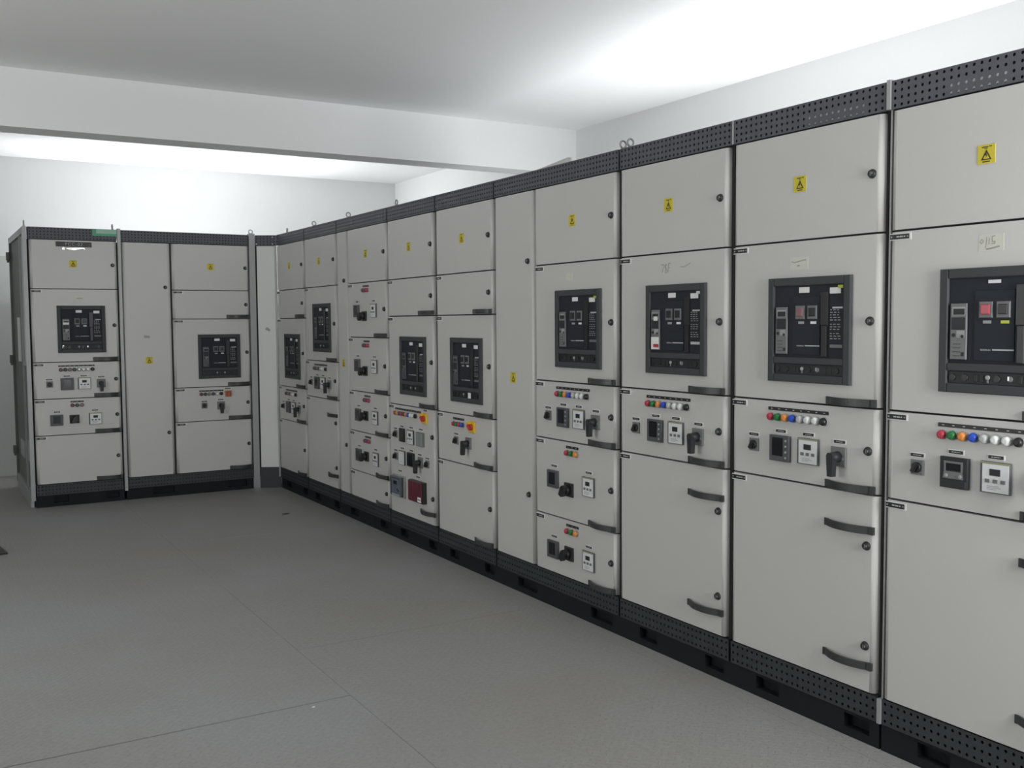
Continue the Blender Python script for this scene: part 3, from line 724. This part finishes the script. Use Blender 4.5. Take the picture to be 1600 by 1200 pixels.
c.lamps(D, .236, zt - .060, [DRED, DGRN, DAMB, DBLU, WLN, BLACK], pitch=.0362, o=o, strip=(.218, .437, zt - .033))
c.tag(D, .478, zt - .018, o); c.isolator(.482, zt - .064, o, (OSW, OSW), .026, .3)
c.tag(D, .262, zt - .122, o); c.selector(.262, zt - .158, o); c.tag(D, .411, zt - .112, o); c.rotary(.413, zt - .163, o)
c.door(31, 40, S0, S1, o=o); c.ring(1.086, -.02)

c = far_cab(-1.960, .664, 'leftmost switchgear cabinet, lettered PCC-02, open framed side and green tape on top rail', 1)
c.shell(1.28, openback=True)
c.rail_backing([(0, .664, ZT + .004, ZTOP - .001)], .02)
c.part('carcass', MB(CARC).slab(.060, .662, ZR, ZT + .004, -1.28, -.024).slab(.004, .060, ZT - .01, ZT + .004, -1.28, -.024).slab(.004, .06, .184, ZT, -.03, -.0225))
c.part('side_post', MB(POST).slab(-.035, -.004, .060, ZTOP, -.035, .002)); c.part('side_post', MB(POST).slab(-.030, -.010, .10, ZTOP - .02, -.385, -.355)); c.part('side_post', MB(SIDE).slab(-.035, -.004, .06, ZTOP, -1.28, -1.235))
c.part('side_rail', MB(POST).slab(-.033, -.006, .090, .130, -1.235, -.035)); c.part('side_rail', MB(POST).slab(-.033, -.006, ZTOP - .05, ZTOP, -1.235, -.035)); c.part('side_rail', MB(POST).slab(-.028, -.008, 1.13, 1.16, -.355, -.035))
c.part('side_sheet', MB(SIDE).slab(-.016, -.013, .13, ZT + .04, -1.235, -.385)); c.part('side_sheet', MB(SIDE).slab(-.016, -.013, .13, 1.13, -.355, -.035)); c.part('side_sheet', MB(FILL).slab(-.013, -.010, 1.16, ZT + .04, -.350, -.040))
c.part('side_base', MB(POST).slab(-.033, -.010, .0, .088, -1.235, -.06))
c.part('mounting_strip', MB(FILL).slab(-.026, -.0165, 1.15, 1.52, -.80, -.62)); c.part('mounting_strip', MB(SILV).slab(-.020, -.014, 1.78, 1.84, -.24, -.10)); c.part('mounting_strip', MB(LGREY).slab(-.026, -.0165, .34, .48, -.90, -.55)); c.part('mounting_strip', MB(LGREY).slab(-.024, -.0165, .36, .52, -.26, -.10))
for z in (2.03, 1.12, .31): c.part('bracket', MB(SIDE).slab(-.060, -.036, z, z + .07, -1.27, -1.22).slab(-.054, -.036, z - .02, z, -1.26, -1.235))
S0, S1 = .010, .659
D = c.door(0, 8, S0, S1, plate=False, handle='', sign=True)
T = MB(BLACK).slab(.204, .470, 2.077, 2.117, 0, .003)
T1 = c.part('section_plate', T, parent=D, label='black plate lettered PCC-02')
tc_ = bpy.data.curves.new('lettering', 'FONT'); tc_.body = 'PCC-02'; tc_.size = .034; tc_.align_x = 'CENTER'; tc_.align_y = 'CENTER'; tc_.extrude = .0006; tc_.space_character = 1.25
to = bpy.data.objects.new('lettering', tc_); COL.objects.link(to)
dg = bpy.context.evaluated_depsgraph_get(); me = bpy.data.meshes.new_from_object(to.evaluated_get(dg)); bpy.data.objects.remove(to)
me.materials.clear(); me.materials.append(LGREY)
lt = obj('lettering', me, D, (.337, -.0034, 2.097), 'grey letters PCC-02'); lt.rotation_euler = (math.pi / 2, 0, 0)
c.part('tape_remnant', MB(SILV).face([(.250, 2.054), (.268, 2.052), (.268, 2.070), (.252, 2.070)], 0, .004).face([(.276, 2.066), (.300, 2.056), (.340, 2.050), (.372, 2.058), (.400, 2.066), (.410, 2.062), (.414, 2.056), (.420, 2.060), (.412, 2.072), (.395, 2.072)], 0, .003), parent=D, label='shiny strip of torn tape')
D = c.door(8, 20, S0, S1); c.breaker(8, var='bright'); c.note(D, .329, .403, 1.648, 1.686, 3)
control_door(c, 20, 26, S0, S1, lampset=DULL, meter=2)
feeder_door(c, 26, 32, S0, S1, 0, (DRED, DGRN, DAMB), meter=2)
c.door(32, 40, S0, S1)
c.part('green_tape', MB(GTAPE).slab(.478, .665, ZT + .040, ZTOP + .001, -.002, -.0010).slab(.508, .665, ZTOP - .035, ZTOP, -.001, -.0004, 0, PTAPE), label='strip of torn green tape')
c.ring(-.018, -.02, 'x'); c.ring(.640, -.06, 'x')

# ------------------------------------------------------------------ loose things
single('cover_board', MB(BOARD).face([(0, 0), (.33, 0), (.33, .128), (.31, .130), (0, .104)], -.012, 0), 'pale board standing on the wide cabinet, its edge peeping over the top rail', 'board', (.06, 4.455, ZT + .0045), RZ)
single('floor_scrap', MB(DARK).face([(-.03, -.01), (.01, -.014), (.03, .0), (.012, .012), (-.02, .010)], 0, .004), 'tiny dark scrap lying on the floor in front of the corner cabinet', 'scrap', (-.353, 7.386, .0))
bpy.data.objects['floor_scrap'].rotation_euler = (math.pi / 2, 0, .3); bpy.data.objects['floor_scrap'].location.z = .0042
single('paper_chip', MB(PAPER).face([(-.006, -.003), (.006, -.004), (.005, .004), (-.004, .004)], 0, .002), 'tiny white chip lying on the open floor near the dark joint', 'scrap', (-1.496, 3.575, .0022))
bpy.data.objects['paper_chip'].rotation_euler = (math.pi / 2, 0, .2)
single('floor_mat', MB(BLACK).box(-.40, .0, -.14, .10, 0, .012), 'corner of a thin black mat at the left edge of the floor', 'mat', (-2.302, 7.18, .0005), .12)
